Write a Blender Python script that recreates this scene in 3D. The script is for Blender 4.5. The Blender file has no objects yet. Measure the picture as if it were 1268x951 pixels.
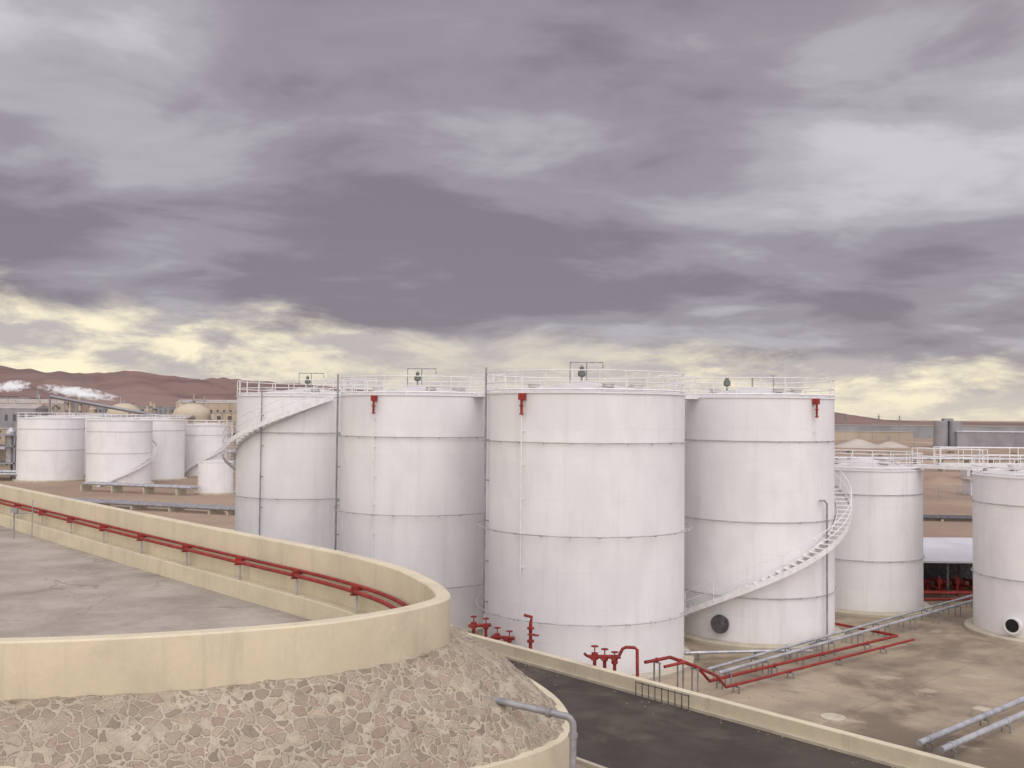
import bpy, math, random
from mathutils import Vector, Matrix, noise
random.seed(7)
D=bpy.data; scene=bpy.context.scene
scene.view_settings.view_transform='Standard'; scene.view_settings.look='None'; scene.view_settings.exposure=0
rad=math.radians

# ------------------------------------------------------------ node helpers
class NT:
    def __init__(s,nt): s.nt=nt
    def n(s,t,**k):
        nd=s.nt.nodes.new(t)
        for a,b in k.items(): setattr(nd,a,b)
        return nd
    def put(s,sock,v):
        if isinstance(v,bpy.types.NodeSocket): s.nt.links.new(v,sock)
        elif v is not None: sock.default_value=v
    def m(s,op,a,b=None,c=None,clamp=False):
        nd=s.n('ShaderNodeMath',operation=op,use_clamp=clamp)
        s.put(nd.inputs[0],a)
        if b is not None: s.put(nd.inputs[1],b)
        if c is not None: s.put(nd.inputs[2],c)
        return nd.outputs[0]
    def sm(s,v,a,b,lo=0.0,hi=1.0):
        nd=s.n('ShaderNodeMapRange',interpolation_type='SMOOTHSTEP')
        s.put(nd.inputs[0],v); s.put(nd.inputs[1],a); s.put(nd.inputs[2],b); s.put(nd.inputs[3],lo); s.put(nd.inputs[4],hi)
        return nd.outputs[0]
    def mix(s,f,a,b,bt='MIX'):
        nd=s.n('ShaderNodeMix',data_type='RGBA',blend_type=bt)
        s.put(nd.inputs[0],f)
        for i,v in ((6,a),(7,b)):
            if isinstance(v,tuple): v=(v[0],v[1],v[2],1)
            s.put(nd.inputs[i],v)
        return nd.outputs[2]
    def comb(s,x,y,z):
        nd=s.n('ShaderNodeCombineXYZ')
        s.put(nd.inputs[0],x); s.put(nd.inputs[1],y); s.put(nd.inputs[2],z); return nd.outputs[0]
    def sep(s,v):
        nd=s.n('ShaderNodeSeparateXYZ'); s.put(nd.inputs[0],v); return nd.outputs
    def noise(s,v,scale,detail=4,rough=.55,dist=0.0):
        nd=s.n('ShaderNodeTexNoise'); s.put(nd.inputs['Vector'],v)
        nd.inputs['Scale'].default_value=scale; nd.inputs['Detail'].default_value=detail
        nd.inputs['Roughness'].default_value=rough; nd.inputs['Distortion'].default_value=dist
        return nd.outputs[0]
    def vmul(s,v,t):
        nd=s.n('ShaderNodeVectorMath',operation='MULTIPLY'); s.put(nd.inputs[0],v); nd.inputs[1].default_value=t; return nd.outputs[0]

def newmat(name,rough=.7,metal=0.0,spec=.3):
    m=D.materials.new(name); m.use_nodes=True
    N=NT(m.node_tree); b=m.node_tree.nodes['Principled BSDF']
    b.inputs['Roughness'].default_value=rough; b.inputs['Metallic'].default_value=metal
    b.inputs['Specular IOR Level'].default_value=spec
    return m,N,b
def bump(N,b,h,strength=.3,dist=.05):
    nd=N.n('ShaderNodeBump'); nd.inputs['Strength'].default_value=strength; nd.inputs['Distance'].default_value=dist
    N.put(nd.inputs['Height'],h); N.put(b.inputs['Normal'],nd.outputs[0])
def generic(name,c1,c2,scale=1.0,rough=.75,metal=0.0,bs=.2,bscale=20,c3=None,s3=.15,fine=.12,stretch=(1,1,1),bd=.02,f3=1.0,runoff=None,crack=None):
    m,N,b=newmat(name,rough,metal)
    co=N.n('ShaderNodeTexCoord').outputs['Object']
    v=N.vmul(co,stretch)
    n1=N.noise(v,scale,5,.6)
    col=N.mix(N.sm(n1,.35,.65),c1,c2)
    if c3: col=N.mix(N.sm(N.noise(co,s3,5,.6,.4),.5,.70,0,f3),col,c3)
    if runoff:
        rn=N.noise(N.vmul(co,(2.2,2.2,.22)),1.0,5,.7)
        col=N.mix(N.sm(rn,.5,.74,0,.5),col,runoff)
    if crack:
        vo=N.n('ShaderNodeTexVoronoi',feature='DISTANCE_TO_EDGE'); wv=N.n('ShaderNodeTexNoise'); N.put(wv.inputs['Vector'],co); wv.inputs['Scale'].default_value=.8; wv.inputs['Detail'].default_value=5
        ma=N.n('ShaderNodeVectorMath',operation='MULTIPLY_ADD'); N.put(ma.inputs[0],wv.outputs['Color']); ma.inputs[1].default_value=(1.6,1.6,0); N.put(ma.inputs[2],co)
        N.put(vo.inputs['Vector'],ma.outputs[0]); vo.inputs['Scale'].default_value=.22
        col=N.mix(N.m('MULTIPLY',N.sm(vo.outputs[0],.010,.003),N.sm(N.noise(co,.4,2),.42,.55,0,.4)),col,crack)
    nf=N.noise(co,bscale,4,.7)
    g=N.m('ADD',N.m('MULTIPLY',nf,fine*2),1-fine)
    col=N.mix(1.0,col,N.comb(g,g,g),'MULTIPLY')
    N.put(b.inputs['Base Color'],col)
    if bs: bump(N,b,nf,bs,bd)
    return m

# tank paint : plates with weld seams, run-off streaks
def tankmat():
    m,N,b=newmat('white_tank_paint',.55,0,.3)
    co=N.n('ShaderNodeTexCoord').outputs['Object']; x,y,z=N.sep(co)
    th=N.m('ARCTAN2',y,x); U=N.m('MULTIPLY',th,5.0)
    br=N.n('ShaderNodeTexBrick'); br.offset=.5
    N.put(br.inputs['Vector'],N.comb(U,z,0)); br.inputs['Scale'].default_value=1
    br.inputs['Mortar Size'].default_value=.014; br.inputs['Mortar Smooth'].default_value=.7
    br.inputs['Brick Width'].default_value=5.236; br.inputs['Row Height'].default_value=1.66
    br.inputs['Color1'].default_value=(.80,.795,.80,1); br.inputs['Color2'].default_value=(.775,.77,.78,1)
    br.inputs['Mortar'].default_value=(.72,.715,.73,1)
    oi=N.n('ShaderNodeObjectInfo').outputs['Random']; oo=N.m('MULTIPLY',oi,40)
    st=N.noise(N.comb(N.m('MULTIPLY',U,1.6),N.m('MULTIPLY',z,.10),oo),1.0,5,.7)
    col=N.mix(N.sm(st,.50,.75,0,.34),br.outputs[0],(.58,.56,.54))
    big=N.noise(N.comb(N.m('MULTIPLY',U,.5),N.m('MULTIPLY',z,.28),oo),1.0,5,.6,.4)
    col=N.mix(N.sm(big,.40,.66,0,.42),col,(.655,.645,.66))
    low=N.m('ADD',z,N.m('MULTIPLY',N.noise(co,1.5,4,.6),1.4))
    col=N.mix(N.sm(low,.3,1.9,.38,0),col,(.52,.46,.38))
    N.put(b.inputs['Base Color'],col)
    wob=N.noise(co,.9,3,.5)
    h=N.m('ADD',N.m('MULTIPLY',br.outputs['Fac'],.15),N.m('MULTIPLY',wob,1.0))
    bump(N,b,h,.25,.06)
    return m
M={}
M['tank']=tankmat()
M['white']=generic('white_rail_paint',(.80,.80,.80),(.70,.69,.68),3,.5,bs=0)
M['roofw']=generic('white_roof_paint',(.66,.65,.64),(.52,.505,.49),.8,.6,bs=.1)
M['ring']=generic('weathered_pipe_paint',(.50,.50,.50),(.36,.36,.355),2,.55,.1,bs=0)
M['grey']=generic('galvanised_steel',(.36,.36,.37),(.24,.24,.25),2,.5,.35,bs=.05)
M['dgrey']=generic('dark_steel',(.13,.13,.14),(.07,.07,.07),3,.5,.2,bs=.05)
M['silver']=generic('aluminium_cladding',(.55,.56,.58),(.38,.39,.41),1.5,.42,.5,bs=.05)
M['red']=generic('red_fire_paint',(.33,.038,.030),(.20,.032,.028),2.5,.6,bs=.05)
M['green']=generic('dull_green_valve_paint',(.12,.145,.12),(.15,.16,.145),4,.7,bs=0)
M['black']=generic('painted_dark_opening',(.012,.012,.014),(.02,.02,.02),3,.8,bs=0)
M['beige']=generic('cream_wall_paint',(.655,.59,.43),(.60,.54,.395),.55,.85,bs=.3,bscale=9,c3=(.49,.435,.33),s3=.45,fine=.08,bd=.02,f3=.5,runoff=(.45,.40,.31))
M['slab']=generic('tank_base_concrete',(.52,.47,.36),(.42,.38,.30),1.2,.85,bs=.2)
M['concrete']=generic('old_concrete',(.41,.37,.315),(.32,.285,.24),.35,.9,bs=.3,bscale=6,c3=(.225,.20,.17),s3=.25,fine=.2,f3=.8,crack=(.12,.105,.085))
M['asphalt']=generic('asphalt',(.056,.046,.041),(.080,.066,.057),.5,.92,bs=.5,bscale=30,c3=(.12,.098,.078),s3=.3,fine=.4)
M['dirt']=generic('desert_dirt',(.35,.265,.19),(.27,.195,.145),.04,.95,bs=.3,bscale=1.2,c3=(.42,.35,.275),s3=.012,fine=.24,bd=.1)
M['verge']=generic('verge_dirt',(.36,.29,.21),(.27,.22,.17),.8,.95,bs=.5,bscale=9,fine=.25)
M['bldg']=generic('sand_render',(.46,.39,.30),(.38,.32,.25),.05,.85,bs=0)
M['bldg2']=generic('grey_sheet_cladding',(.30,.30,.315),(.23,.23,.245),.1,.7,bs=0)
M['roofl']=generic('pale_sheet_roof',(.60,.60,.62),(.50,.50,.52),.2,.6,bs=0)
M['roofd']=generic('dusty_sheet_roof',(.42,.38,.34),(.34,.31,.29),.2,.7,bs=0)
M['domem']=generic('dome_concrete',(.52,.45,.34),(.44,.38,.29),.06,.85,bs=0)
M['leaf']=generic('scrub_leaf',(.06,.075,.03),(.10,.10,.05),.6,.9,bs=0)
M['salt']=generic('pale_stockpile',(.50,.46,.40),(.42,.38,.33),.1,.95,bs=0)

def yardmat():
    m,N,b=newmat('yard_concrete',.85)
    co=N.n('ShaderNodeTexCoord').outputs['Object']
    col=N.mix(N.sm(N.noise(co,.22,7,.62,.6),.38,.64),(.38,.31,.22),(.27,.22,.165))
    col=N.mix(N.sm(N.noise(co,.09,5,.6,.3),.49,.62,0,.85),col,(.155,.12,.085))
    col=N.mix(N.sm(N.noise(N.vmul(co,(1,1.7,1)),.35,5,.5,.2),.60,.67,0,.6),col,(.43,.37,.29))
    nf=N.noise(co,8,5,.7); g=N.m('ADD',N.m('MULTIPLY',nf,.4),.8)
    col=N.mix(1.0,col,N.comb(g,g,g),'MULTIPLY')
    mp=N.n('ShaderNodeMapping'); mp.inputs['Rotation'].default_value=(0,0,rad(47)); N.put(mp.inputs['Vector'],co)
    br=N.n('ShaderNodeTexBrick'); br.offset=0; N.put(br.inputs['Vector'],mp.outputs[0]); br.inputs['Scale'].default_value=1
    br.inputs['Brick Width'].default_value=5; br.inputs['Row Height'].default_value=5; br.inputs['Mortar Size'].default_value=.03
    col=N.mix(N.m('MULTIPLY',br.outputs['Fac'],.45),col,(.14,.115,.09))
    N.put(b.inputs['Base Color'],col); bump(N,b,nf,.25,.03)
    return m
M['yard']=yardmat()
def stonemat():
    m,N,b=newmat('rubble_masonry',.92)
    co=N.n('ShaderNodeTexCoord').outputs['Object']
    w=N.n('ShaderNodeTexNoise'); N.put(w.inputs['Vector'],co); w.inputs['Scale'].default_value=2.8; w.inputs['Detail'].default_value=3
    add=N.n('ShaderNodeVectorMath',operation='MULTIPLY_ADD'); N.put(add.inputs[0],w.outputs['Color']); add.inputs[1].default_value=(.30,.30,.30); N.put(add.inputs[2],co)
    v=N.vmul(add.outputs[0],(1,1,1.35))
    vo=N.n('ShaderNodeTexVoronoi',feature='F1'); N.put(vo.inputs['Vector'],v); vo.inputs['Scale'].default_value=4.3
    ed=N.n('ShaderNodeTexVoronoi',feature='DISTANCE_TO_EDGE'); N.put(ed.inputs['Vector'],v); ed.inputs['Scale'].default_value=4.3
    r,g_,b_=N.sep(vo.outputs['Color'])
    rp=N.n('ShaderNodeValToRGB'); N.put(rp.inputs[0],r)
    cr=rp.color_ramp; cr.elements[0].color=(.20,.165,.125,1); cr.elements[1].color=(.41,.335,.25,1)
    for p,c in ((.2,(.31,.26,.195)),(.45,(.25,.195,.15)),(.65,(.34,.255,.195)),(.85,(.33,.285,.22))):
        e=cr.elements.new(p); e.color=(c[0],c[1],c[2],1)
    fn=N.noise(co,18,5,.68)
    thr=N.m('ADD',.02,N.m('MULTIPLY',N.noise(co,1.6,4,.6),.12))
    mask=N.sm(ed.outputs[0],thr,N.m('ADD',thr,.05))
    mask=N.m('MULTIPLY',mask,N.sm(g_,.10,.22))
    mort=N.mix(N.sm(N.noise(co,3,5,.6),.35,.65),(.45,.395,.30),(.375,.325,.25))
    col=N.mix(N.m('MULTIPLY',mask,.88),mort,rp.outputs[0])
    rim=N.m('MULTIPLY',N.sm(ed.outputs[0],N.m('SUBTRACT',thr,.02),thr),N.sm(ed.outputs[0],N.m('ADD',thr,.045),N.m('ADD',thr,.01)))
    col=N.mix(N.m('MULTIPLY',rim,.42),col,(.14,.115,.085))
    col=N.mix(N.sm(N.noise(co,.7,5,.65),.5,.7,0,.3),col,(.25,.215,.165))
    gg=N.m('ADD',N.m('MULTIPLY',fn,.6),.72)
    col=N.mix(1.0,col,N.comb(gg,gg,gg),'MULTIPLY')
    N.put(b.inputs['Base Color'],col)
    h=N.m('ADD',mask,N.m('MULTIPLY',fn,.6)); bump(N,b,h,.6,.06)
    return m
M['stone']=stonemat()
def hillmat():
    m,N,b=newmat('arid_hill_rock',.95)
    co=N.n('ShaderNodeTexCoord').outputs['Object']
    n=N.noise(N.vmul(co,(1,1,4)),.006,8,.65)
    col=N.mix(N.sm(n,.38,.62),(.235,.15,.125),(.155,.105,.098))
    col=N.mix(N.sm(N.noise(co,.002,4,.6),.45,.65,0,.6),col,(.275,.20,.17))
    N.put(b.inputs['Base Color'],col); bump(N,b,n,.5,20)
    return m
M['hill']=hillmat()

# ------------------------------------------------------------ mesh helpers
class MB:
    def __init__(s): s.v=[]; s.f=[]
    def add(s,vs,fs):
        o=len(s.v); s.v+= [tuple(p) for p in vs]; s.f+=[tuple(i+o for i in f) for f in fs]
    def box(s,c,size,rz=0.0):
        hx,hy,hz=[a/2 for a in size]; ca,sa=math.cos(rz),math.sin(rz); vs=[]
        for dz in(-hz,hz):
            for dx,dy in((-hx,-hy),(hx,-hy),(hx,hy),(-hx,hy)):
                vs.append((c[0]+dx*ca-dy*sa,c[1]+dx*sa+dy*ca,c[2]+dz))
        s.add(vs,[(3,2,1,0),(4,5,6,7),(0,1,5,4),(1,2,6,5),(2,3,7,6),(3,0,4,7)])
    def prism(s,pts,z0,z1):
        n=len(pts); vs=[(p[0],p[1],z0) for p in pts]+[(p[0],p[1],z1) for p in pts]
        s.add(vs,[tuple(range(n))[::-1],tuple(range(n,2*n))]+[(i,(i+1)%n,(i+1)%n+n,i+n) for i in range(n)])
    def tube(s,pts,r,n=8,closed=False):
        P=[Vector(p) for p in pts]; m=len(P); vs=[]; up=None
        for i in range(m):
            if closed: t=(P[(i+1)%m]-P[i-1])
            else: t=P[min(i+1,m-1)]-P[max(i-1,0)]
            t.normalize()
            if up is None:
                up=Vector((0,0,1)) if abs(t.z)<.9 else Vector((1,0,0))
            a=up-t*up.dot(t)
            if a.length<1e-4: a=Vector((1,0,0))-t*t.x
            a.normalize(); up=a; b=t.cross(a)
            rr=r[i] if isinstance(r,(list,tuple)) else r
            for k in range(n):
                q=2*math.pi*k/n; vs.append(P[i]+(a*math.cos(q)+b*math.sin(q))*rr)
        fs=[]
        for i in range(m if closed else m-1):
            j=(i+1)%m
            for k in range(n): fs.append((i*n+k,i*n+(k+1)%n,j*n+(k+1)%n,j*n+k))
        if not closed: fs+= [tuple(range(n))[::-1],tuple(range((m-1)*n,m*n))]
        s.add(vs,fs)
    def lathe(s,prof,n=96,c=(0,0,0),cap=True):
        vs=[];fs=[]
        for r,z in prof:
            for k in range(n):
                q=2*math.pi*k/n; vs.append((c[0]+r*math.cos(q),c[1]+r*math.sin(q),c[2]+z))
        for i in range(len(prof)-1):
            for k in range(n): fs.append((i*n+k,i*n+(k+1)%n,(i+1)*n+(k+1)%n,(i+1)*n+k))
        if cap:
            fs.append(tuple(range(n))[::-1]); fs.append(tuple(range((len(prof)-1)*n,len(prof)*n)))
        s.add(vs,fs)
    def build(s,name,mat,parent=None,smooth=None,loc=None,bevel=0):
        me=D.meshes.new(name); me.from_pydata(s.v,[],s.f); me.update()
        me.materials.append(M[mat] if isinstance(mat,str) else mat)
        ob=D.objects.new(name,me); scene.collection.objects.link(ob)
        if parent: ob.parent=parent
        if loc: ob.location=loc
        if smooth:
            me.shade_smooth(); me.set_sharp_from_angle(angle=rad(smooth))
        if bevel:
            bv=ob.modifiers.new('b','BEVEL'); bv.width=bevel; bv.segments=2; bv.limit_method='ANGLE'
        return ob
def empty(name,loc=(0,0,0)):
    e=D.objects.new(name,None); e.location=loc; e.empty_display_size=.5; scene.collection.objects.link(e); return e
def pol(r,a,z): return (r*math.cos(rad(a)),r*math.sin(rad(a)),z)

def rail_line(mb,pts,h=1.05,r=.026,spacing=1.3):
    mb.tube([(p[0],p[1],p[2]+h) for p in pts],r,6); mb.tube([(p[0],p[1],p[2]+h*.52) for p in pts],r*.8,6)
    acc=0; last=None
    for i,p in enumerate(pts):
        if last is not None: acc+=(Vector(p)-Vector(last)).length
        if last is None or acc>=spacing or i==len(pts)-1:
            mb.tube([p,(p[0],p[1],p[2]+h)],r,6); acc=0
        last=p

# ------------------------------------------------------------ tanks
def tank(name,x,y,R,H,rings=(),z0=0.0,roof=.62,stair=None,foam=None,poles=(),vent=0,seg=96,detail=True,railing=True):
    e=empty(name,(x,y,z0))
    mb=MB(); mb.lathe([(R,0),(R,H),(R+.06,H),(R+.06,H+.06),(R-.05,H+.08)],seg); mb.build('shell','tank',e,35)
    mb=MB(); mb.lathe([(R-.04,H+.07),(R*.66,H+.07+roof*.36),(R*.33,H+.07+roof*.72),(.35,H+.07+roof),(.02,H+.09+roof)],seg)
    mb.build('cone_roof','roofw',e,20)
    if detail:
        mb=MB()
        for a in (20,110,200,290,335):
            c=pol(R*.55,a,H+.1+roof*.45); mb.lathe([(.28,0),(.28,.14),(.34,.14),(.34,.18)],16,c)
        mb.build('roof_hatches','roofw',e,40)
    mb=MB(); mb.lathe([(R+.5,-.05),(R+.5,.2),(R+.42,.27),(R+.01,.30)],seg,cap=False); mb.build('base_ring','slab',e,35)
    if railing:
        mb=MB(); n=int(2*math.pi*R/(1.25 if detail else 2.5)); rr=.028 if detail else .045
        for h in(.55,1.08): mb.tube([pol(R-.02,i*6,H+h) for i in range(60)],rr,6,True)
        mb.tube([pol(R-.02,i*6,H+.2) for i in range(60)],rr*1.6,4,True)
        for i in range(n): mb.tube([pol(R-.02,360*i/n,H+.05),pol(R-.02,360*i/n,H+1.08)],rr,6)
        mb.build('roof_railing','white',e)
    if rings:
        mb=MB()
        for z,off in rings:
            mb.tube([pol(R+off,i*4,z) for i in range(90)],.026,8,True)
            for i in range(24):
                a=15*i+4; mb.box(pol(R+off/2,a,z-.045),(off+.05,.04,.03),rad(a))
                mb.tube([pol(R+off,a,z-.05),pol(R+off,a,z+.03)],.02,6)
        mb.build('spray_ring','ring',e,40)
    if stair:
        a0,a1,s0,s1=stair; n=int((s1-s0)/.2); mb=MB()
        ri,ro=R+.12,R+.88
        for i in range(n+1):
            a=a0+(a1-a0)*i/n; z=s0+(s1-s0)*i/n
            mb.box(pol((ri+ro)/2,a,z),(ro-ri,.27,.04),rad(a))
            if i%5==0: mb.box(pol(R+.1,a,z-.2),(.25,.07,.07),rad(a))
        def strip(r,dz0,dz1,t):
            vs=[];fs=[];k=n
            for i in range(k+1):
                a=a0+(a1-a0)*i/k; z=s0+(s1-s0)*i/k
                vs+=[pol(r,a,z+dz0),pol(r,a,z+dz1),pol(r+t,a,z+dz1),pol(r+t,a,z+dz0)]
            for i in range(k):
                for q in range(4): fs.append((i*4+q,i*4+(q+1)%4,i*4+4+(q+1)%4,i*4+4+q))
            mb.add(vs,fs)
        strip(ro,-.2,.12,.02); strip(ri,-.2,.12,.02)
        for h in(.55,1.05): mb.tube([pol(ro+.03,a0+(a1-a0)*i/n,s0+(s1-s0)*i/n+h) for i in range(n+1)],.022,6)
        for i in range(0,n+1,4):
            a=a0+(a1-a0)*i/n; z=s0+(s1-s0)*i/n; mb.tube([pol(ro+.03,a,z),pol(ro+.03,a,z+1.05)],.022,6)
        mb.build('spiral_staircase','white',e,30)
    if foam is not None:
        a,zb=foam; mb=MB()
        mb.tube([pol(R+.24,a,H-1.0),pol(R+.24,a,H-.1)],.065,10); mb.box(pol(R+.2,a,H-.16),(.3,.25,.32),rad(a))
        mb.tube([pol(R+.24,a,H-.62),pol(R+.24,a,H-.57)],.12,12); mb.tube([pol(R-.02,a,H-.25),pol(R+.3,a,H-.25)],.08,10)
        mb.tube([pol(R+.24,a,H-1.02),pol(R+.24,a,H-.96)],.11,12)
        mb.build('foam_chamber','red',e,40)
        mb=MB(); mb.tube([pol(R+.24,a,zb),pol(R+.24,a,H-1.0)],.03,8)
        z=zb+.5
        while z<H-1.2: mb.box(pol(R+.12,a,z),(.26,.06,.05),rad(a)); z+=1.6
        mb.build('foam_riser','white',e,40)
    if poles:
        mb=MB()
        for a,zb,zt,r in poles:
            mb.tube([pol(R+.2,a,zb),pol(R+.2,a,zt)],r,8); z=zb+.6
            while z<min(zt,H)-.3: mb.box(pol(R+.1,a,z),(.24,.08,.06),rad(a)); z+=2.0
        mb.build('riser_pipe','grey',e,40)
    if vent:
        mb=MB(); g=MB(); zt=H+roof+.05
        if vent==1:
            mb.tube([(-.15,0,zt-.1),(-.15,0,zt+.9)],.05,8)
            mb.tube([(-.75,0,zt-.25),(-.75,0,zt+1.05),(.95,.1,zt+1.05),(.95,.1,zt+.75)],.035,8)
            mb.tube([(.1,0,zt-.1),(.1,0,zt+1.05)],.03,8)
            g.lathe([(.1,0),(.2,.05),(.2,.26),(.1,.34),(.12,.5)],14,(-.15,0,zt+.3))
        else:
            mb.tube([(0,0,zt-.1),(0,0,zt+.6)],.05,8); mb.tube([(1.3,.3,zt-.3),(1.3,.3,zt+.7)],.04,8); mb.box((1.3,.3,zt+.72),(.4,.08,.05)); mb.tube([(-1.6,-.6,zt-.4),(-1.6,-.6,zt+.1)],.06,8)
            g.lathe([(.1,0),(.2,.05),(.2,.28),(.1,.4),(.12,.5)],14,(-1.6,-.6,zt+.05))
        mb.build('breather_vent','grey',e,40); g.build('vent_valve','green',e,40)
    return e
RG=((10.97,.12),(6.68,.36),(2.68,.36))
A=tank('storage_tank',3.74,49.9,5.09,13.28,RG,foam=(-128,4.6),poles=((-162,2.4,14.6,.05),),vent=1)
B=tank('storage_tank',-5.54,58.3,4.66,13.28,RG,foam=(-116,3.5),poles=((-171,.5,14.6,.055),),vent=1)
C=tank('storage_tank',-14.2,68,4.9,13.35,((10.97,.12),(6.68,.2),(2.68,.36)),stair=(-413,-63,0.1,13.35),poles=((-115,1.5,14.1,.045),),vent=1)
Dk=tank('storage_tank',13.9,56,4.5,13.28,((10.97,.06),(6.68,.08),(2.68,.1)),stair=(-183,133,0.1,13.3),foam=(-59,11.0),vent=2)
E=tank('storage_tank',23.1,63.9,3.67,8.95,((7.5,.06),(3.4,.08)))
F=tank('storage_tank',30.6,56,3.64,9.0,((7.5,.06),(3.4,.08)))
tank('storage_tank',44,60,3.64,9.0,((7.5,.06),(3.4,.08)))
def manway(par,R,a,z,r,opened):
    o=MB(); c=pol(R-.05,a,z); d=Vector(pol(1,a,0)); c=Vector(c)
    o.tube([c,c+d*.32],r,28); o.tube([c+d*.26,c+d*.36],r*1.18,28)
    o.build('manway_neck','dgrey' if not opened else 'white',par,40)
    o=MB(); o.tube([c+d*.362,c+d*(.40 if not opened else .372)],r*(1.12 if not opened else .9),28)
    if not opened:
        for k in range(14):
            t=Vector((-d.y,d.x,0)); q=2*math.pi*k/14; pp=c+d*.38+(t*math.cos(q)+Vector((0,0,1))*math.sin(q))*r*1.0
            o.tube([pp,pp+d*.05],.03,6)
    o.build('manway_cover_or_dark_hole','dgrey' if not opened else 'black',par,40)  # open manway has no cover: a black disc paints its dark inside
manway(Dk,4.5,-124.6,1.2,.42,False)
manway(F,3.64,-141,.95,.40,True)
o=MB(); o.tube([pol(4.72,-48,.3),pol(4.72,-48,7.6),pol(4.72,-51,7.8),pol(4.72,-56,7.8)],.05,8); o.tube([pol(5.2,-70,.4),pol(4.9,-60,.4),pol(4.9,-48,.4)],.05,8)
o.build('goose_neck_pipe','grey',Dk,40)

def walkway(p,q,z,w=.8):
    P=Vector((p[0],p[1],z)); Q=Vector((q[0],q[1],z)); d=(Q-P); L=d.length; d.normalize(); s=Vector((-d.y,d.x,0))
    e=empty('roof_walkway',(0,0,0)); mb=MB(); ang=math.atan2(d.y,d.x); c=(P+Q)/2
    mb.box(c,(L,w,.05),ang)
    for k in(-1,1): mb.box(c+s*(k*(w/2+.03))-Vector((0,0,.08)),(L,.05,.22),ang)
    mb.build('deck','white',e)
    mb=MB()
    for k in(-1,1):
        n=max(2,int(L/1.2)); rail_line(mb,[tuple(P+d*(L*i/n)+s*k*(w/2)) for i in range(n+1)])
    mb.build('handrail','white',e)
walkway((-11.0,64.6),(-9.0,61.5),13.45); walkway((-2.0,55.5),(-.1,53.3),13.45); walkway((8.2,52.4),(10.1,53.7),13.4)
walkway((25.6,61.6),(28.6,58.6),9.35); walkway((27.2,62.0),(47,62.4),9.4,1.0)

tank('storage_tank',-82.3,173.5,5.5,10.9,((9.2,.05),(5.5,.05)),seg=48,detail=False)
tank('storage_tank',-83.8,191,5.5,10.9,((9.2,.05),),seg=48,detail=False)
tank('storage_tank',-66.6,165,5.2,10.7,((9,.05),(5.4,.05)),seg=48,detail=False,stair=(-100,120,.1,10.7))
tank('storage_tank',-65.5,178.5,5.2,10.7,((9,.05),),seg=48,detail=False)
tank('storage_tank',-59.4,189,4.0,9.7,((8,.05),),seg=48,detail=False,stair=(-150,60,.1,9.7))
tank('storage_tank',-45,148,2.6,4.8,(),seg=32,detail=False,railing=False,roof=.3)

# ------------------------------------------------------------ ground & road
mb=MB(); mb.add([(-9000,-3000,0),(9000,-3000,0),(9000,14000,0),(-9000,14000,0)],[(0,1,2,3)]); mb.build('ground','dirt')
O=Vector((-2.74,47.7)); u=Vector((.681,-.732)); nn=Vector((-.732,-.681))
def W(t,s): p=O+u*t+nn*s; return (p.x,p.y)
mb=MB(); mb.prism([W(-75,0),W(60,0),W(60,-45),W(-14,-45),W(-20,-16),W(-75,-14)][::-1],-.2,.03); mb.build('tank_yard_pavement','yard')
e=empty('yard_bund_wall'); mb=MB(); mb.prism([W(-75,0),W(60,0),W(60,.32),W(-75,.32)][::-1],-.3,1.8); mb.build('wall','beige',e,bevel=.03)
mb=MB()
mb.prism([W(-75,.324),W(60,.324),W(60,.42),W(-75,.42)][::-1],1.0,1.32); mb.build('wall_footing','slab',e,bevel=.02)
mb=MB(); mb.prism([W(-75,.1),W(60,.1),W(60,7.6),W(-75,7.6)][::-1],-.3,1.2); mb.build('road','asphalt')
mb=MB(); mb.prism([W(-75,7.55),W(60,7.55),W(60,28),W(-75,28)][::-1],-.3,1.17); mb.build('verge','verge')
mb=MB(); mb.prism([W(-75,7.45),W(60,7.45),W(60,7.62),W(-75,7.62)][::-1],.9,1.3); mb.build('road_kerb','slab',bevel=.02)
mb=MB(); mb.prism([(-60,118),(-24.7,87),(-19,82),(-19,81.6),(-24.9,86.6),(-60,117.5)],-.2,1.8); mb.build('bund_wall','beige')
mb=MB(); mb.prism([(-120,128),(-75,119),(-75,118.5),(-120,127.5)],-.2,1.2); mb.build('bund_wall','beige')

# ------------------------------------------------------------ raised platform with curved parapet
top=[(-40,15.5),(-20,16.9),(-9.39,17.8),(-6.65,18.4),(-3.82,19.6),(-2.33,20.9),(-1.63,21.9),(-1.39,22.6),(-1.53,23.6),(-2.0,25),(-3.02,27.1),(-5.05,29.8),(-8.42,33.4),(-14.9,40.3),(-30,56.8),(-50,78.6)]
bot=[(-40,12.5,6.9),(-20,14.6,6.6),(-8.9,16.4,6.25),(-6.2,16.8,5.6),(-3.3,18.0,5.2),(-.9,19.8,5),(.55,21,5),(1.15,21.9,5),(1.35,23.2,5),(1.0,25.3,5),(-.2,28,5),(-2.3,31,5),(-5.8,35,5),(-12.3,42.3,5),(-27.4,58.8,5),(-47.4,80.6,5)]
def catmull(P,k=8):
    P=[Vector(p) for p in P]; out=[]
    for i in range(len(P)-1):
        p0=P[max(i-1,0)];p1=P[i];p2=P[i+1];p3=P[min(i+2,len(P)-1)]
        L=(p2-p1).length
        t1=(p2-p0); t2=(p3-p1)
        t1=t1.normalized()*L if t1.length>0 else t1; t2=t2.normalized()*L if t2.length>0 else t2
        for j in range(k):
            t=j/k; h1=2*t**3-3*t*t+1;h2=t**3-2*t*t+t;h3=-2*t**3+3*t*t;h4=t**3-t*t
            out.append(p1*h1+t1*h2+p2*h3+t2*h4)
    out.append(P[-1]); return out
T=catmull([(a,b,0) for a,b in top]); Bt=catmull(bot)
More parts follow.
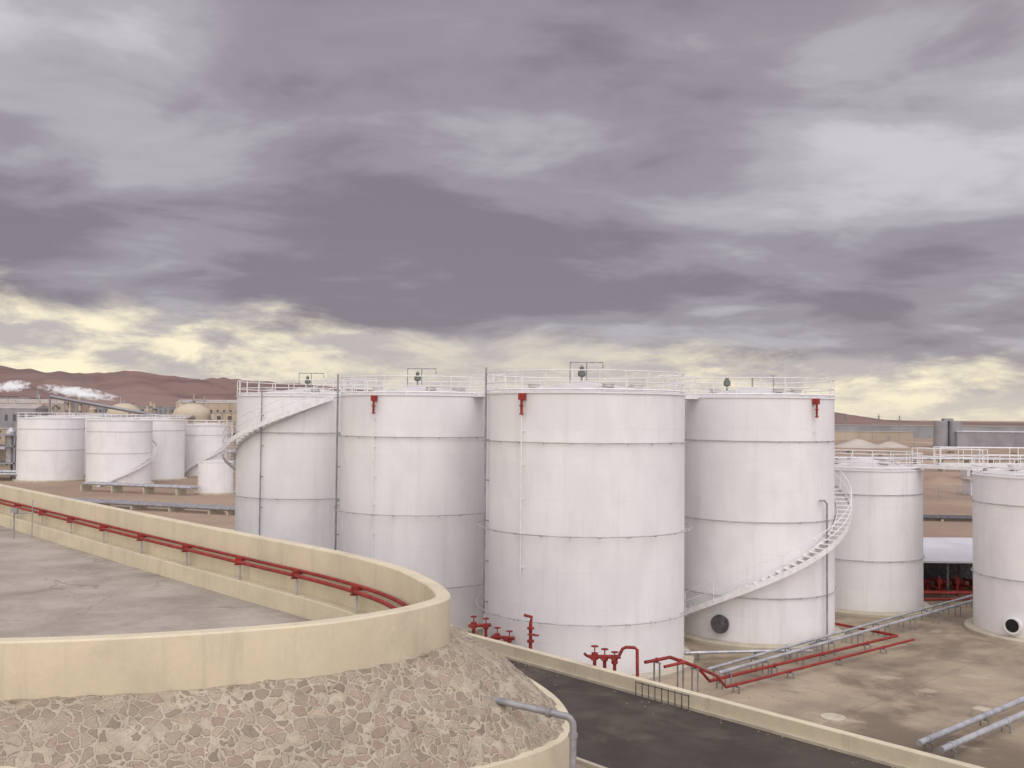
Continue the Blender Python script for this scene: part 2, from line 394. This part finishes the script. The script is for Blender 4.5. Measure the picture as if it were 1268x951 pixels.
def offs(path,d):
    out=[]
    for i,p in enumerate(path):
        t=path[min(i+1,len(path)-1)]-path[max(i-1,0)]; t.z=0; t.normalize(); out.append(Vector((p.x-t.y*d,p.y+t.x*d,p.z)))
    return out
pf=empty('raised_platform')
def ringwall(mb,o,i,z0,z1,z0i=None):
    n=len(o); z0i=z0 if z0i is None else z0i; vs=[]
    for k in range(n): vs+=[(o[k].x,o[k].y,z0),(o[k].x,o[k].y,z1),(i[k].x,i[k].y,z1),(i[k].x,i[k].y,z0i)]
    fs=[(k*4+q,k*4+(q+1)%4,k*4+4+(q+1)%4,k*4+4+q) for k in range(n-1) for q in range(4)]
    mb.add([v for v in vs],[f[::-1] for f in fs]); mb.add(vs[:4],[(0,1,2,3)]); mb.add(vs[-4:],[(3,2,1,0)])
In=offs(T,.36)
pw=empty('curved_parapet_wall')
mb=MB(); ringwall(mb,T,In,6.6,8.0,5.7); mb.build('parapet','beige',pw,40,bevel=.035)
mb=MB(); L0=offs(T,.365); L1=offs(T,.72); ringwall(mb,L0,L1,5.7,6.5); mb.build('inner_ledge','beige',pw,40,bevel=.03)
def dens(path,k=5):
    out=[]
    for a,b in zip(path[:-1],path[1:]):
        for j in range(k): out.append(a.lerp(b,j/k))
    out.append(path[-1]); return out
Od=dens(offs(T,-.10)); Bd=dens(Bt); rows=44; n=len(Od); vs=[];fs=[]
for r in range(rows+1):
    s=r/rows
    for k in range(n):
        a=Od[k]; b=Bd[k]; p=Vector((a.x,a.y,6.95)).lerp(b,s)
        nrm=Vector((b.x-a.x,b.y-a.y,1.6)).normalized()
        bul=math.sin(s*math.pi)*.16
        w=.10*noise.noise(p*1.3)+.05*noise.noise(p*4.5)+.02*noise.noise(p*9)
        if r==0: w=abs(w)*.6
        q=p+Vector((0,0,bul))+nrm*w*(1 if r<rows else .2)
        vs.append((q.x,q.y,q.z))
for r in range(rows):
    for k in range(n-1): fs.append((r*n+k,(r+1)*n+k,(r+1)*n+k+1,r*n+k+1))
o0=len(vs); inn=dens(offs(T,.1))
for k in range(n):
    p=inn[k]; vs.append((p.x,p.y,6.93+.12*max(0,noise.noise(Vector((p.x*2,p.y*2,0)))+.25)))
for k in range(n-1): fs.append((o0+k,k,k+1,o0+k+1))
mb=MB(); mb.add(vs,fs); st=mb.build('masonry_slope','stone',pf,60)
n=len(T)
mb=MB(); Bo=offs([Vector((p.x,p.y,p.z)) for p in Bt],-.12); Bi=offs(Bt,.2); vs=[];fs=[]
for k in range(n):
    vs+=[(Bo[k].x,Bo[k].y,0),(Bo[k].x,Bo[k].y,Bt[k].z+.03),(Bi[k].x,Bi[k].y,Bt[k].z+.05)]
for k in range(n-1):
    for q in range(2): fs.append((k*3+q,k*3+q+1,k*3+4+q,k*3+3+q)[::-1])
mb.add(vs,fs); mb.build('base_wall','beige',pf,40)
I2=offs(T,.2); pts=[(p.x,p.y) for p in I2[::2]]+[(-90,80),(-90,15)]
mb=MB(); mb.prism(pts,5.0,5.9); mb.build('platform_floor','concrete',pf)

# red fire pipes on inner face
fp=empty('fire_water_pipe'); mb=MB()
seg0=[i for i in range(len(T)) if T[i].y>23.2 and i>60]
for off,z,r in((.50,7.24,.055),(.70,7.12,.06)):
    q=offs(T,off); mb.tube([(q[i].x,q[i].y,z) for i in seg0],r,10)
mb.build('pipes','red',fp,50)
mb=MB(); rb=MB(); q=offs(T,.60); acc=2
for a,b in zip(seg0[:-1],seg0[1:]):
    d=(q[b]-q[a]); L=d.length; s=0
    while s<L:
        if acc>=4.2:
            p=q[a]+d*(s/L); an=math.atan2(d.y,d.x)
            rb.box((p.x,p.y,7.04),(.10,.40,.05),an); rb.box((p.x,p.y,7.2),(.05,.36,.14),an)
            mb.box((p.x,p.y,6.78),(.06,.06,.52),an); acc=0
        s+=.1; acc+=.1
mb.build('support_posts','ring',fp); rb.build('clamps','red',fp)
mb=MB(); mb.tube([(-.4,21.6,5.95),(1.15,20.9,5.82)]+[(1.15+.22*math.sin(rad(a)),20.9,5.60+.22*math.cos(rad(a))) for a in(20,45,70,90)]+[(1.37,20.9,1.1)],.075,14)
mb.tube([(.82,21.04,5.845),(.90,21.0,5.84)],.1,14); mb.tube([(1.37,20.9,5.45),(1.37,20.9,5.36)],.1,14)
mb.build('drain_pipe','grey',None,50)

# ------------------------------------------------------------ red valves by the bund wall
def valve_group(loc,kind,rz=0):
    e=empty('fire_hydrant_valve' if kind!=2 else 'fire_monitor',loc); e.rotation_euler[2]=rz; mb=MB()
    if kind==2:
        mb.tube([(0,0,0),(0,0,2.8)],.08,12); mb.tube([(0,0,1.9),(0,0,2.0)],.16,14); mb.tube([(0,0,2.5),(0,0,2.58)],.16,14)
        mb.tube([(0,0,2.8),(.05,0,3.05),(-.3,-.1,3.15)],.07,10); mb.tube([(0,0,1.3),(-.4,-.1,1.3),(-.4,-.1,0)],.08,10)
        mb.tube([(-.15,-.2,2.3),(.2,-.2,2.3)],.04,8); mb.lathe([(.14,0),(.14,.04)],14,(.25,0,2.2))
    else:
        ds=(-.42,0,.42) if kind==1 else (-.3,.3)
        for j,dx in enumerate(ds):
            h=-.12*j
            mb.tube([(dx,0,0),(dx,0,2.15+h)],.075,10); mb.tube([(dx,0,1.9),(dx,0,1.96)],.14,12); mb.tube([(dx,0,2.12+h),(dx,0,2.18+h)],.14,12)
            mb.tube([(dx,0,2.15+h),(dx,0,2.45+h)],.025,6)
            mb.tube([(dx+.15*math.cos(k*.524),.15*math.sin(k*.524),2.45+h) for k in range(12)],.018,6,True)
            mb.box((dx,0,2.45+h),(.3,.025,.02)); mb.box((dx,0,2.45+h),(.025,.3,.02)); mb.lathe([(.13,0),(.15,.08),(.08,.16)],12,(dx,0,1.97+h))
            mb.tube([(dx,0,2.05),(dx-.1,-.35,2.05)],.07,8); mb.tube([(dx-.1,-.33,2.05),(dx-.1,-.38,2.05)],.12,10)
        mb.tube([(ds[0]-.25,0,2.02),(ds[-1]+.25,0,2.02)],.085,10)
        if kind==1:
            mb.tube([(.6,0,2.05),(.75,0,2.35),(.9,0,2.42),(1.25,-.05,2.42),(1.36,-.05,2.33),(1.38,-.05,1.0)],.07,10)
            mb.tube([(-.7,0,2.02),(-.85,-.1,2.15),(-.85,-.3,2.2)],.06,8)
    mb.build('valve_body','red',e,40)
valve_group((-1.45,47.2,.05),0,.2); valve_group((-.3,46.0,-.25),0,-.3); valve_group((.95,44.5,0),2); valve_group((4.0,41.1,.1),1)

# ------------------------------------------------------------ yard pipe-work
def piperun(name,runs,mat,sup=3.0,supmat='grey'):
    e=empty(name); mb=MB(); sb=MB()
    for pts,r in runs:
        mb.tube(pts,r,10)
        for a,b in zip(pts[:-1],pts[1:]):
            a=Vector(a);b=Vector(b); d=b-a; L=d.length
            if abs(d.z)>.5*L or L<1.5: continue
            k=.7
            an=math.atan2(d.y,d.x)
            while k<L:
                p=a+d*(k/L); sb.box((p.x,p.y,p.z-r-.03),(.08,.4,.05),an)
                for sgn in(-1,1): sb.box((p.x-sgn*.16*math.sin(an),p.y+sgn*.16*math.cos(an),(p.z-r)/2),(.05,.05,p.z-r),an)
                mb.tube([p-d/L*.04,p+d/L*.04],r*1.3,10)
                k+=sup
    mb.build('pipe',mat,e,40); sb.build('pipe_support',supmat,e)
    return e
piperun('fire_water_pipe',[([(5.7,41.1,1.9),(6.9,42.0,1.9),(8.3,43.1,1.2),(8.9,43.5,.5),(21.1,53.2,.42),(18.4,56.6,.42)],.075),([(6.4,40.4,1.9),(7.4,41.2,1.9),(9.0,42.5,1.0),(9.5,42.9,.4),(21.8,52.7,.34)],.065),([(19,61.5,.4),(30,70,.4)],.09)],'red',4)
piperun('process_pipe',[([(9.4,43.9,.75),(29.8,62.3,.75),(40,71,.75)],.085),([(9.0,44.5,.75),(29.3,62.9,.75),(39,72,.75)],.07),([(8.8,49,.4),(13.5,49.6,.4),(15.3,49.3,.5)],.08)],'silver')
piperun('process_pipe',[([(14.9,35.6,.45),(40,56.5,.45)],.12),([(15.4,34.9,.45),(40.5,55.8,.45)],.12)],'silver',4.5)
mb=MB()
for i in range(9):
    p=W(11.9+i*.32,.5); mb.tube([(p[0],p[1],1.2),(p[0],p[1],1.78)],.02,6)
a=W(11.9,.5);b=W(14.5,.5)
for z in(1.74,): mb.tube([(a[0],a[1],z),(b[0],b[1],z)],.022,6)
mb.build('guard_fence','dgrey')
mb=MB(); mb.lathe([(.5,.03),(.5,.07),(.44,.09)],32,(13.2,39.9,0)); mb.build('manhole_cover','slab',None,40)
mb=MB(); mb.box((19.4,40.2,.2),(.6,.6,.35),.7); mb.box((26,47,.18),(.8,.6,.3),.7); mb.build('pipe_plinth','slab',bevel=.02)
mb=MB()
def pebble(x,y,z,r):
    vs=[];q=random.uniform(0,6)
    for k in range(5): vs.append((x+r*math.cos(q+k*1.257)*random.uniform(.7,1.2),y+r*math.sin(q+k*1.257)*random.uniform(.7,1.2),z))
    vs.append((x,y,z+r*.7)); mb.add(vs,[(k,(k+1)%5,5) for k in range(5)])
for k in range(260):
    t=random.uniform(0,40); s=-random.uniform(.2,14); x,y=W(t,s)
    if (x-3.74)**2+(y-49.9)**2<32 or (x-13.9)**2+(y-56)**2<26: continue
    pebble(x,y,.03,random.uniform(.03,.10))
for k in range(500):
    x,y=W(random.uniform(10,40),random.uniform(7.7,12)); pebble(x,y,1.17,random.uniform(.03,.10))
for k in range(110):
    x,y=W(random.uniform(-5,40),abs(random.gauss(0,.5))+.45); pebble(x,y,1.2,random.uniform(.02,.045))
mb.build('loose_stones','verge')

# pump shelter behind tanks
e=empty('pump_shelter'); mb=MB()
vs=[(26.5,66,2.5),(36,66,2.5),(36,76,2.9),(26.5,76,2.9)]; mb.add(vs+[(a,b,c+.12) for a,b,c in vs],[(3,2,1,0),(4,5,6,7),(0,1,5,4),(1,2,6,5),(2,3,7,6),(3,0,4,7)])
mb.build('canopy_roof','roofl',e); mb=MB()
for x in(26.7,29.7,32.7,35.8):
    for y in(66.2,71,75.8): mb.box((x,y,1.25),(.12,.12,2.55))
mb.build('columns','dgrey',e); mb=MB()
for i in range(7):
    x=27.2+i*1.25; mb.tube([(x,67.5,.5),(x,72,.5)],.1,8); mb.tube([(x,67.5,0),(x,67.5,1.4)],.08,8); mb.lathe([(.16,0),(.16,.3)],12,(x,67.5,.9)); mb.box((x,70,.4),(.5,1.1,.7))
mb.tube([(26,66.6,.45),(36,66.6,.45)],.1,8); mb.tube([(26,65.4,.6),(36,65.4,.6)],.09,8); mb.tube([(25.5,64.2,.35),(36,65.0,.35)],.09,8)
mb.build('pumps','red',e,40)
mb=MB(); mb.box((31,74,1.0),(9,.3,2)); mb.build('back_wall','dgrey',e)

# ------------------------------------------------------------ background
def ridge(az):
    pts=[(-60,150),(-38,140),(-27.8,138),(-25.5,131),(-23.5,128),(-21,138),(-19.5,128),(-15,116),(-8,90),(0,70),(10,45),(16,36),(18.5,34),(19.5,25),(21,13),(23,8),(27,8),(60,5)]
    for (a,h),(b,g) in zip(pts[:-1],pts[1:]):
        if a<=az<=b: return h+(g-h)*(az-a)/(b-a)
    return 0
mb=MB(); NA,NR=560,26; vs=[];fs=[]
for i in range(NA+1):
    az=-50+i*(84/NA)
    for j in range(NR+1):
        r=1500+j*110; s=(r-1500)/1700; h=ridge(az)
        f=min(1,max(0,s)); f=f*f*(3-2*f)
        x=r*math.sin(rad(az)); y=r*math.cos(rad(az))
        rg=1-abs(noise.noise(Vector((x/170,y/500,1.3))))*2; rg2=1-abs(noise.noise(Vector((x/60,y/160,4.3))))*2
        z=h*f*(.93+.07*rg)+ (rg*18+rg2*9)*f*(1-f)*4*min(1,h/60)*.8 +noise.noise(Vector((x/90,y/90,2)))*6*f*min(1,h/60)+noise.noise(Vector((x/30,y/40,2)))*2.5*f*min(1,h/60)
        if s>1: z*=max(0,1-(s-1)*.5)
        vs.append((x,y,z-1.5))
for i in range(NA):
    for j in range(NR): fs.append((i*(NR+1)+j,(i+1)*(NR+1)+j,(i+1)*(NR+1)+j+1,i*(NR+1)+j+1))
mb.add(vs,fs); mb.build('hills','hill',None,180)

def building(name,x,y,w,d,h,mat='bldg',rz=0.0,roof='flat',rows=1,rm='roofd',win=True):
    e=empty(name,(x,y,0)); e.rotation_euler[2]=rz
    mb=MB(); mb.box((0,0,h/2),(w,d,h)); mb.build('walls',mat,e)
    mb=MB()
    if roof=='gable':
        g=h+d*.14; hw,hd=w/2+.3,d/2+.3
        mb.add([(-hw,-hd,h),(hw,-hd,h),(hw,hd,h),(-hw,hd,h),(-hw,0,g),(hw,0,g)],[(0,1,5,4),(2,3,4,5),(1,2,5),(3,0,4),(3,2,1,0)])
    else: mb.box((0,0,h+.15),(w+.5,d+.5,.3))
    mb.build('roof',rm,e)
    mb=MB(); k=max(2,int(w/5))
    if win:
        for r in range(rows):
            for i in range(k):
                mb.box((-w/2+(i+.5)*w/k,-d/2-.02,h*(r+.6)/rows),(w/k*.35,.08,h/rows*.28))
    mb.box((w*.2,-d/2-.02,1.2),(1.6,.08,2.4))
    for i in range(1,6): mb.box((-w/2+i*w/6,-d/2-.05,h*.5),(.15,.1,h*.98))
    mb.build('windows_and_door','dgrey' if win else 'bldg2',e)
    return e
building('long_shed',268,432,150,24,7.0,'bldg2',0,'flat',rm='roofl',win=False)
building('long_shed',330,650,260,30,8,'bldg2',0,'flat',rm='roofd',win=False); building('warehouse',205,560,46,18,5,'bldg',win=False)
building('site_office',222,330,12,8,3.4,'bldg')
building('guard_hut',76,158,4,3,2.4,'roofl'); building('guard_hut',98,205,5,3,2.4,'roofl')
e=empty('concrete_silo',(191,425,0)); mb=MB()
for dx in(-3,3.2): mb.lathe([(2.9,0),(2.9,11.5),(2.7,11.7)],24,(dx,0,0))
mb.box((0,0,12.2),(4,3,1.2)); mb.build('silo_drums','bldg2',e,40)
e=empty('pale_stockpile'); mb=MB()
for x,y,r,h in((150,420,11,3.6),(166,425,8,2.6)): mb.lathe([(r,0),(r*.55,h*.5),(r*.15,h*.92),(.1,h)],24,(x,y,0))
mb.build('pile','salt',e,60)
for x,y,r,h in((-192,480,8.0,16.0),(-155,470,9.0,15.5)):
    e=empty('storage_dome',(x,y,0)); mb=MB(); mb.lathe([(r,0),(r,h-4.5)]+[(r*math.cos(rad(a)),h-4.5+r*.66*math.sin(rad(a))) for a in range(0,90,9)]+[(.3,h-4.5+r*.66)],32)
    mb.build('dome_shell','domem',e,50); mb=MB(); mb.lathe([(.9,0),(.9,1.0),(.3,1.3)],12,(0,0,h-4.6+r*.66)); mb.box((0,-r-.05,1.6),(3,.3,3)); mb.build('dome_vent_and_door','bldg2',e)
for args in((-210,400,50,14,5,'bldg'),(-150,390,42,12,6.5,'bldg'),(-118,420,34,14,9,'bldg'),(-250,420,40,15,8,'bldg2'),(-185,300,26,9,4,'bldg'),(-120,300,30,8,5,'bldg'),(-96,330,20,10,7.5,'bldg'),(-330,600,80,20,14,'bldg2'),(-250,610,60,20,11,'bldg'),(-150,560,90,20,9,'bldg'),(-175,440,60,10,10,'bldg'),(-130,470,26,10,12.5,'bldg'),(-420,800,120,25,19,'bldg'),(-300,820,90,25,17,'bldg2'),(-235,760,50,20,20,'bldg'),(-520,1000,60,30,26,'bldg2')):
    building('factory_building',*args,roof=random.choice(['flat','gable']),rows=random.choice([1,2]))
e=empty('process_plant'); mb=MB(); db=MB()
for k in range(26):
    x=random.uniform(-470,-215); y=random.uniform(690,780); h=random.uniform(14,27); r=random.uniform(.8,2.4)
    mb.lathe([(r,0),(r,h*.8),(r*.5,h*.86),(r*.5,h)],12,(x,y,0))
    if k%2:
        for z in (h*.3,h*.55,h*.8): db.box((x+4,y,z),(9,5,.6))
        for dx in(-.3,8.3): db.box((x+dx,y-2.4,h*.42),(.5,.5,h*.84))
mb.build('columns','bldg',e,40); db.build('platforms','bldg2',e)
e=empty('transmission_pylons'); mb=MB()
for x,y,h in((150,520,20),(210,610,20),(265,700,20),(320,800,20),(232,380,14)):
    for sx,sy in((-1,-1),(1,-1),(1,1),(-1,1)): mb.tube([(x+sx*1.4,y+sy*1.4,0),(x+sx*.2,y+sy*.2,h*.75)],.12,4)
    mb.tube([(x,y,h*.7),(x,y,h*.8)],.15,4); mb.box((x,y,h*.7),(6,.2,.2)); mb.box((x,y,h*.6),(5,.2,.2))
mb.build('lattice','bldg2',e)
e=empty('conveyor_gallery'); mb=MB()
P=Vector((-205,430,19)); Q=Vector((-150,440,9)); mb.tube([P,Q],.8,4)
for k in range(6):
    p=P.lerp(Q,k/5); mb.box((p.x,p.y,p.z/2),(.6,.6,p.z))
mb.build('gallery','bldg2',e)
e=empty('process_tower',(-640,1180,0)); mb=MB()
mb.lathe([(2.6,0),(2.0,52),(2.1,53)],16); mb.lathe([(1.6,0),(1.3,38)],12,(14,0,0)); mb.lathe([(3.5,0),(3.5,24),(1,27)],16,(-9,5,0)); mb.lathe([(2.2,0),(2.0,38)],14,(62,2,0)); mb.build('stacks','bldg2',e,40)
mb=MB()
for x in(20,28,36):
    for z in range(0,30,5): mb.box((x,0,z+2.5),(.8,.8,5))
for z in(8,16,24,30): mb.box((28,0,z),(20,8,.8))
mb.box((27,0,11),(12,6,9)); mb.build('steel_frame','dgrey',e)
e=empty('process_skid',(-92,172,0)); mb=MB()
for x in range(-8,6,3):
    mb.box((x,0,4),(.3,.3,8)); mb.box((x,5,4),(.3,.3,8))
for z in(3,6,8): mb.box((-2,2.5,z),(14,5.3,.25))
mb.build('steel_frame','bldg2',e); mb=MB()
for x in(-6,-2,2): mb.lathe([(.9,0),(.9,5.5),(.3,6.2)],16,(x,2.5,3.1))
mb.tube([(-12,-1,1.6),(8,-1,1.6)],.3,8); mb.tube([(-12,-2,1.2),(8,-2,1.2)],.25,8); mb.build('vessels','silver',e,40)
def rack(name,pts,n,r,z,mat='grey'):
    e=empty(name); mb=MB(); sb=MB()
    for k in range(n): mb.tube([(x+k*.25,y+k*r*3.2,z) for x,y in pts],r,8)
    for a,b in zip(pts[:-1],pts[1:]):
        a=Vector(a);b=Vector(b);L=(b-a).length;s=0
        while s<L:
            p=a.lerp(b,s/L); sb.box((p.x,p.y+n*r*1.5,z/2-r),(.25,n*r*3.4,z),math.atan2(b.y-a.y,b.x-a.x)); s+=6
    mb.build('pipes',mat,e,40); sb.build('sleepers','slab',e)
rack('pipe_rack',[(-75,133),(-33.5,116.5),(-15,109)],4,.2,.7); rack('pipe_rack',[(-66,150),(-47,143)],3,.22,1.2,'silver')
rack('pipe_rack',[(-120,215),(-20,205)],4,.3,4,'silver'); rack('pipe_rack',[(40,118),(110,112)],5,.16,.4,'dgrey'); rack('pipe_rack',[(50,96),(110,92)],3,.14,.35,'dgrey')
rack('pipe_rack',[(60,230),(260,225)],3,.3,3,'silver')
def lamp(x,y,h=9):
    e=empty('street_lamp',(x,y,0)); mb=MB(); mb.tube([(0,0,0),(0,0,h),(.3,0,h+.4),(1.5,0,h+.5)],[.13,.09,.07,.06],8); mb.build('pole','grey',e,40)
    mb=MB(); mb.box((1.9,0,h+.47),(.9,.3,.16)); mb.build('lamp_head','bldg2',e)
for x,y in((137,330),(176,330),(210,330),(-75,260),(-100,270),(-125,280),(60,240),(-48,230)): lamp(x,y)
e=empty('chain_link_fence'); mb=MB()
for i in range(90):
    x=45+i*3; mb.box((x,150,1),(.08,.08,2.1))
for z in(.3,1.1,2): mb.box((178,150,z),(270,.04,.05))
mb.build('posts_and_wires','grey',e)
mb=MB()
for (cx,cy,L,wd,h) in((110,185,90,9,1.6),(150,250,160,14,2.2),(90,140,60,6,1.0),(-60,240,90,8,1.5),(-110,330,160,14,2.5)):
    nx,ny=60,10; vs=[];fs=[]
    for i in range(nx+1):
        for j in range(ny+1):
            x=cx+(i/nx-.5)*L; y=cy+(j/ny-.5)*wd+3*noise.noise(Vector((x/18,cy,1)))
            s=math.sin(math.pi*j/ny)*min(1,6*i/nx,6*(1-i/nx)); z=h*s*(.55+.9*abs(noise.noise(Vector((x/6,y/4,3)))))
            vs.append((x,y,z-.05))
    for i in range(nx):
        for j in range(ny): fs.append((i*(ny+1)+j,(i+1)*(ny+1)+j,(i+1)*(ny+1)+j+1,i*(ny+1)+j+1))
    mb.add(vs,fs)
mb.build('terrain_berm','dirt',None,180)
mb=MB()
for c in range(150):
    if random.random()<.6: cx,cy=random.uniform(60,190),random.uniform(135,380)
    else: cx,cy=random.uniform(-190,-35),random.uniform(200,330)
    s=random.uniform(.4,1.2)
    for k in range(45):
        d=Vector((random.gauss(0,1),random.gauss(0,1),abs(random.gauss(0,.6)))); p=Vector((cx,cy,0))+d*s*.6
        a=Vector((random.uniform(-1,1),random.uniform(-1,1),random.uniform(-1,1))).normalized()*s*.28; b=Vector((random.uniform(-1,1),random.uniform(-1,1),random.uniform(-1,1))).normalized()*s*.28
        mb.add([p,p+a,p+a+b,p+b],[(0,1,2,3)])
mb.build('scrub_vegetation','leaf')
e=empty('instrument_stand',(-24.6,48.2,5.9)); mb=MB()
mb.tube([(0,0,0),(0,0,1.3)],.04,8); mb.box((0,0,1.4),(.35,.15,.25)); mb.tube([(.7,.4,0),(.7,.4,1.9)],.025,8); mb.tube([(0,0,1.25),(.7,.4,1.25)],.025,8)
mb.build('stand','grey',e,40)

# steam plumes : soft vapour volumes
m=D.materials.new('steam'); m.use_nodes=True; nt=m.node_tree; nt.nodes.clear(); N=NT(nt)
out=N.n('ShaderNodeOutputMaterial'); pv=N.n('ShaderNodeVolumePrincipled'); nt.links.new(pv.outputs[0],out.inputs['Volume'])
co=N.n('ShaderNodeTexCoord').outputs['Object']; x,y,z=N.sep(co)
ln=N.n('ShaderNodeVectorMath',operation='LENGTH'); N.put(ln.inputs[0],co)
nz=N.noise(N.vmul(co,(6,1.6,1.6)),1.0,4,.6,.4)
f=N.m('SUBTRACT',N.m('SUBTRACT',1.0,ln.outputs['Value']),N.m('MULTIPLY',N.m('SUBTRACT',nz,.44),3.0))
dn=N.m('MULTIPLY',N.m('MINIMUM',N.m('MAXIMUM',f,0.0),.6),.42)
N.put(pv.inputs['Density'],dn); pv.inputs['Color'].default_value=(.97,.97,1,1)
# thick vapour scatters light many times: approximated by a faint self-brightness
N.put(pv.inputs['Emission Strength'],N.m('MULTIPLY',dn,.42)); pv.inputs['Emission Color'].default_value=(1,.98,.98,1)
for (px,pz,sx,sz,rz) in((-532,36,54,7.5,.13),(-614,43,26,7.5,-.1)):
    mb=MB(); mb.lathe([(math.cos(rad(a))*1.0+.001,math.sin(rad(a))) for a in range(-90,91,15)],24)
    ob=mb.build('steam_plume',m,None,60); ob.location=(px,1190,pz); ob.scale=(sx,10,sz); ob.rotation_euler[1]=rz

# ------------------------------------------------------------ sky
w=D.worlds.new('World'); scene.world=w; w.use_nodes=True; nt=w.node_tree; N=NT(nt); bg=nt.nodes['Background']
w.cycles.sampling_method='MANUAL'; w.cycles.sample_map_resolution=512
co=N.n('ShaderNodeTexCoord').outputs['Generated']; X,Y,Z=N.sep(co)
el=Z; az=N.m('ARCTAN2',X,Y)
den=N.m('ADD',N.m('MAXIMUM',Z,0.0),.17)
U=N.m('DIVIDE',X,den); V=N.m('DIVIDE',Y,den)
n1=N.noise(N.comb(U,N.m('MULTIPLY',V,1.25),11.3),1.8,8,.54,.3)
n2=N.noise(N.comb(U,V,5.2),.75,2,.5,.3)
L=N.m('ADD',N.m('MULTIPLY',n1,.5),N.m('MULTIPLY',n2,.5))
L=N.sm(L,.35,.68)
azr=N.sm(az,.12,.5)
L=N.m('ADD',L,N.m('MULTIPLY',N.m('MULTIPLY',azr,N.sm(el,.10,.22)),.20))
bandm=N.m('MULTIPLY',N.sm(el,.06,.13),N.sm(el,.36,.22))
L=N.m('SUBTRACT',L,N.m('MULTIPLY',bandm,.17)); L=N.m('ADD',L,N.m('MULTIPLY',N.sm(el,.3,.42),.03))
rp=N.n('ShaderNodeValToRGB'); N.put(rp.inputs[0],L); cr=rp.color_ramp; cr.interpolation='EASE'
cr.elements[0].color=(.222,.190,.222,1); cr.elements[1].color=(.59,.57,.59,1)
ee=cr.elements.new(.4); ee.color=(.312,.278,.312,1); ee=cr.elements.new(.75); ee.color=(.435,.408,.438,1)
cloud=rp.outputs[0]
n3=N.noise(N.comb(N.m('MULTIPLY',az,6),N.m('MULTIPLY',el,18),2.0),1.0,8,.6,.3)
n4=N.noise(N.comb(N.m('MULTIPLY',az,11),N.m('MULTIPLY',el,34),9.0),1.0,7,.62,.3)
edge=N.m('SUBTRACT',.086,N.m('MULTIPLY',az,.065))
dlt=N.m('ADD',N.m('SUBTRACT',edge,el),N.m('MULTIPLY',N.m('SUBTRACT',n3,.5),.13))
mask=N.sm(dlt,-.010,.026)
side=N.sm(N.m('ABSOLUTE',az),.02,.36)
yl=N.m('MULTIPLY',N.sm(n4,.37,.62),N.m('ADD',.36,N.m('MULTIPLY',side,.64)))
glow=N.mix(yl,(.49,.44,.435),(1.0,.89,.64))
glow=N.mix(N.sm(el,.045,.0,0,.5),glow,(.78,.70,.57))
col=N.mix(mask,cloud,glow)
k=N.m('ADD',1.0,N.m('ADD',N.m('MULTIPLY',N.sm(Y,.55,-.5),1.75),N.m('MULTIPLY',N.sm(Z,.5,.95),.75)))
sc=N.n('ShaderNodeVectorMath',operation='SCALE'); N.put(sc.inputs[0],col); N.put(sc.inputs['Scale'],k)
sky=N.n('ShaderNodeTexSky',sky_type='NISHITA'); sky.sun_disc=False; sky.sun_elevation=rad(45); sky.sun_rotation=rad(165)
s2=N.n('ShaderNodeVectorMath',operation='SCALE'); N.put(s2.inputs[0],sky.outputs[0]); s2.inputs['Scale'].default_value=.006
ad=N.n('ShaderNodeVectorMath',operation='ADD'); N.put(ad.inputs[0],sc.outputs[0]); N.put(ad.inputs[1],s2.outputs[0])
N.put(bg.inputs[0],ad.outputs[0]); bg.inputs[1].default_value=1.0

sl=D.lights.new('sun','SUN'); sl.energy=1.1; sl.angle=rad(60); sl.color=(1,.965,.91); so=D.objects.new('sun',sl); scene.collection.objects.link(so)
dirv=Vector((math.sin(rad(165))*math.cos(rad(45)),math.cos(rad(165))*math.cos(rad(45)),math.sin(rad(45))))
so.rotation_euler=dirv.to_track_quat('Z','Y').to_euler(); so.location=(0,-20,60)

# ------------------------------------------------------------ camera
cam=D.cameras.new('camera'); co_=D.objects.new('camera',cam); scene.collection.objects.link(co_); scene.camera=co_
cam.sensor_width=36; cam.lens=36*1200/1268; cam.clip_start=.1; cam.clip_end=30000
mt=Matrix.Translation((0,0,12.2))@Matrix.Rotation(rad(90+1.886),4,'X')@Matrix.Rotation(.009,4,'Z')
co_.matrix_world=mt
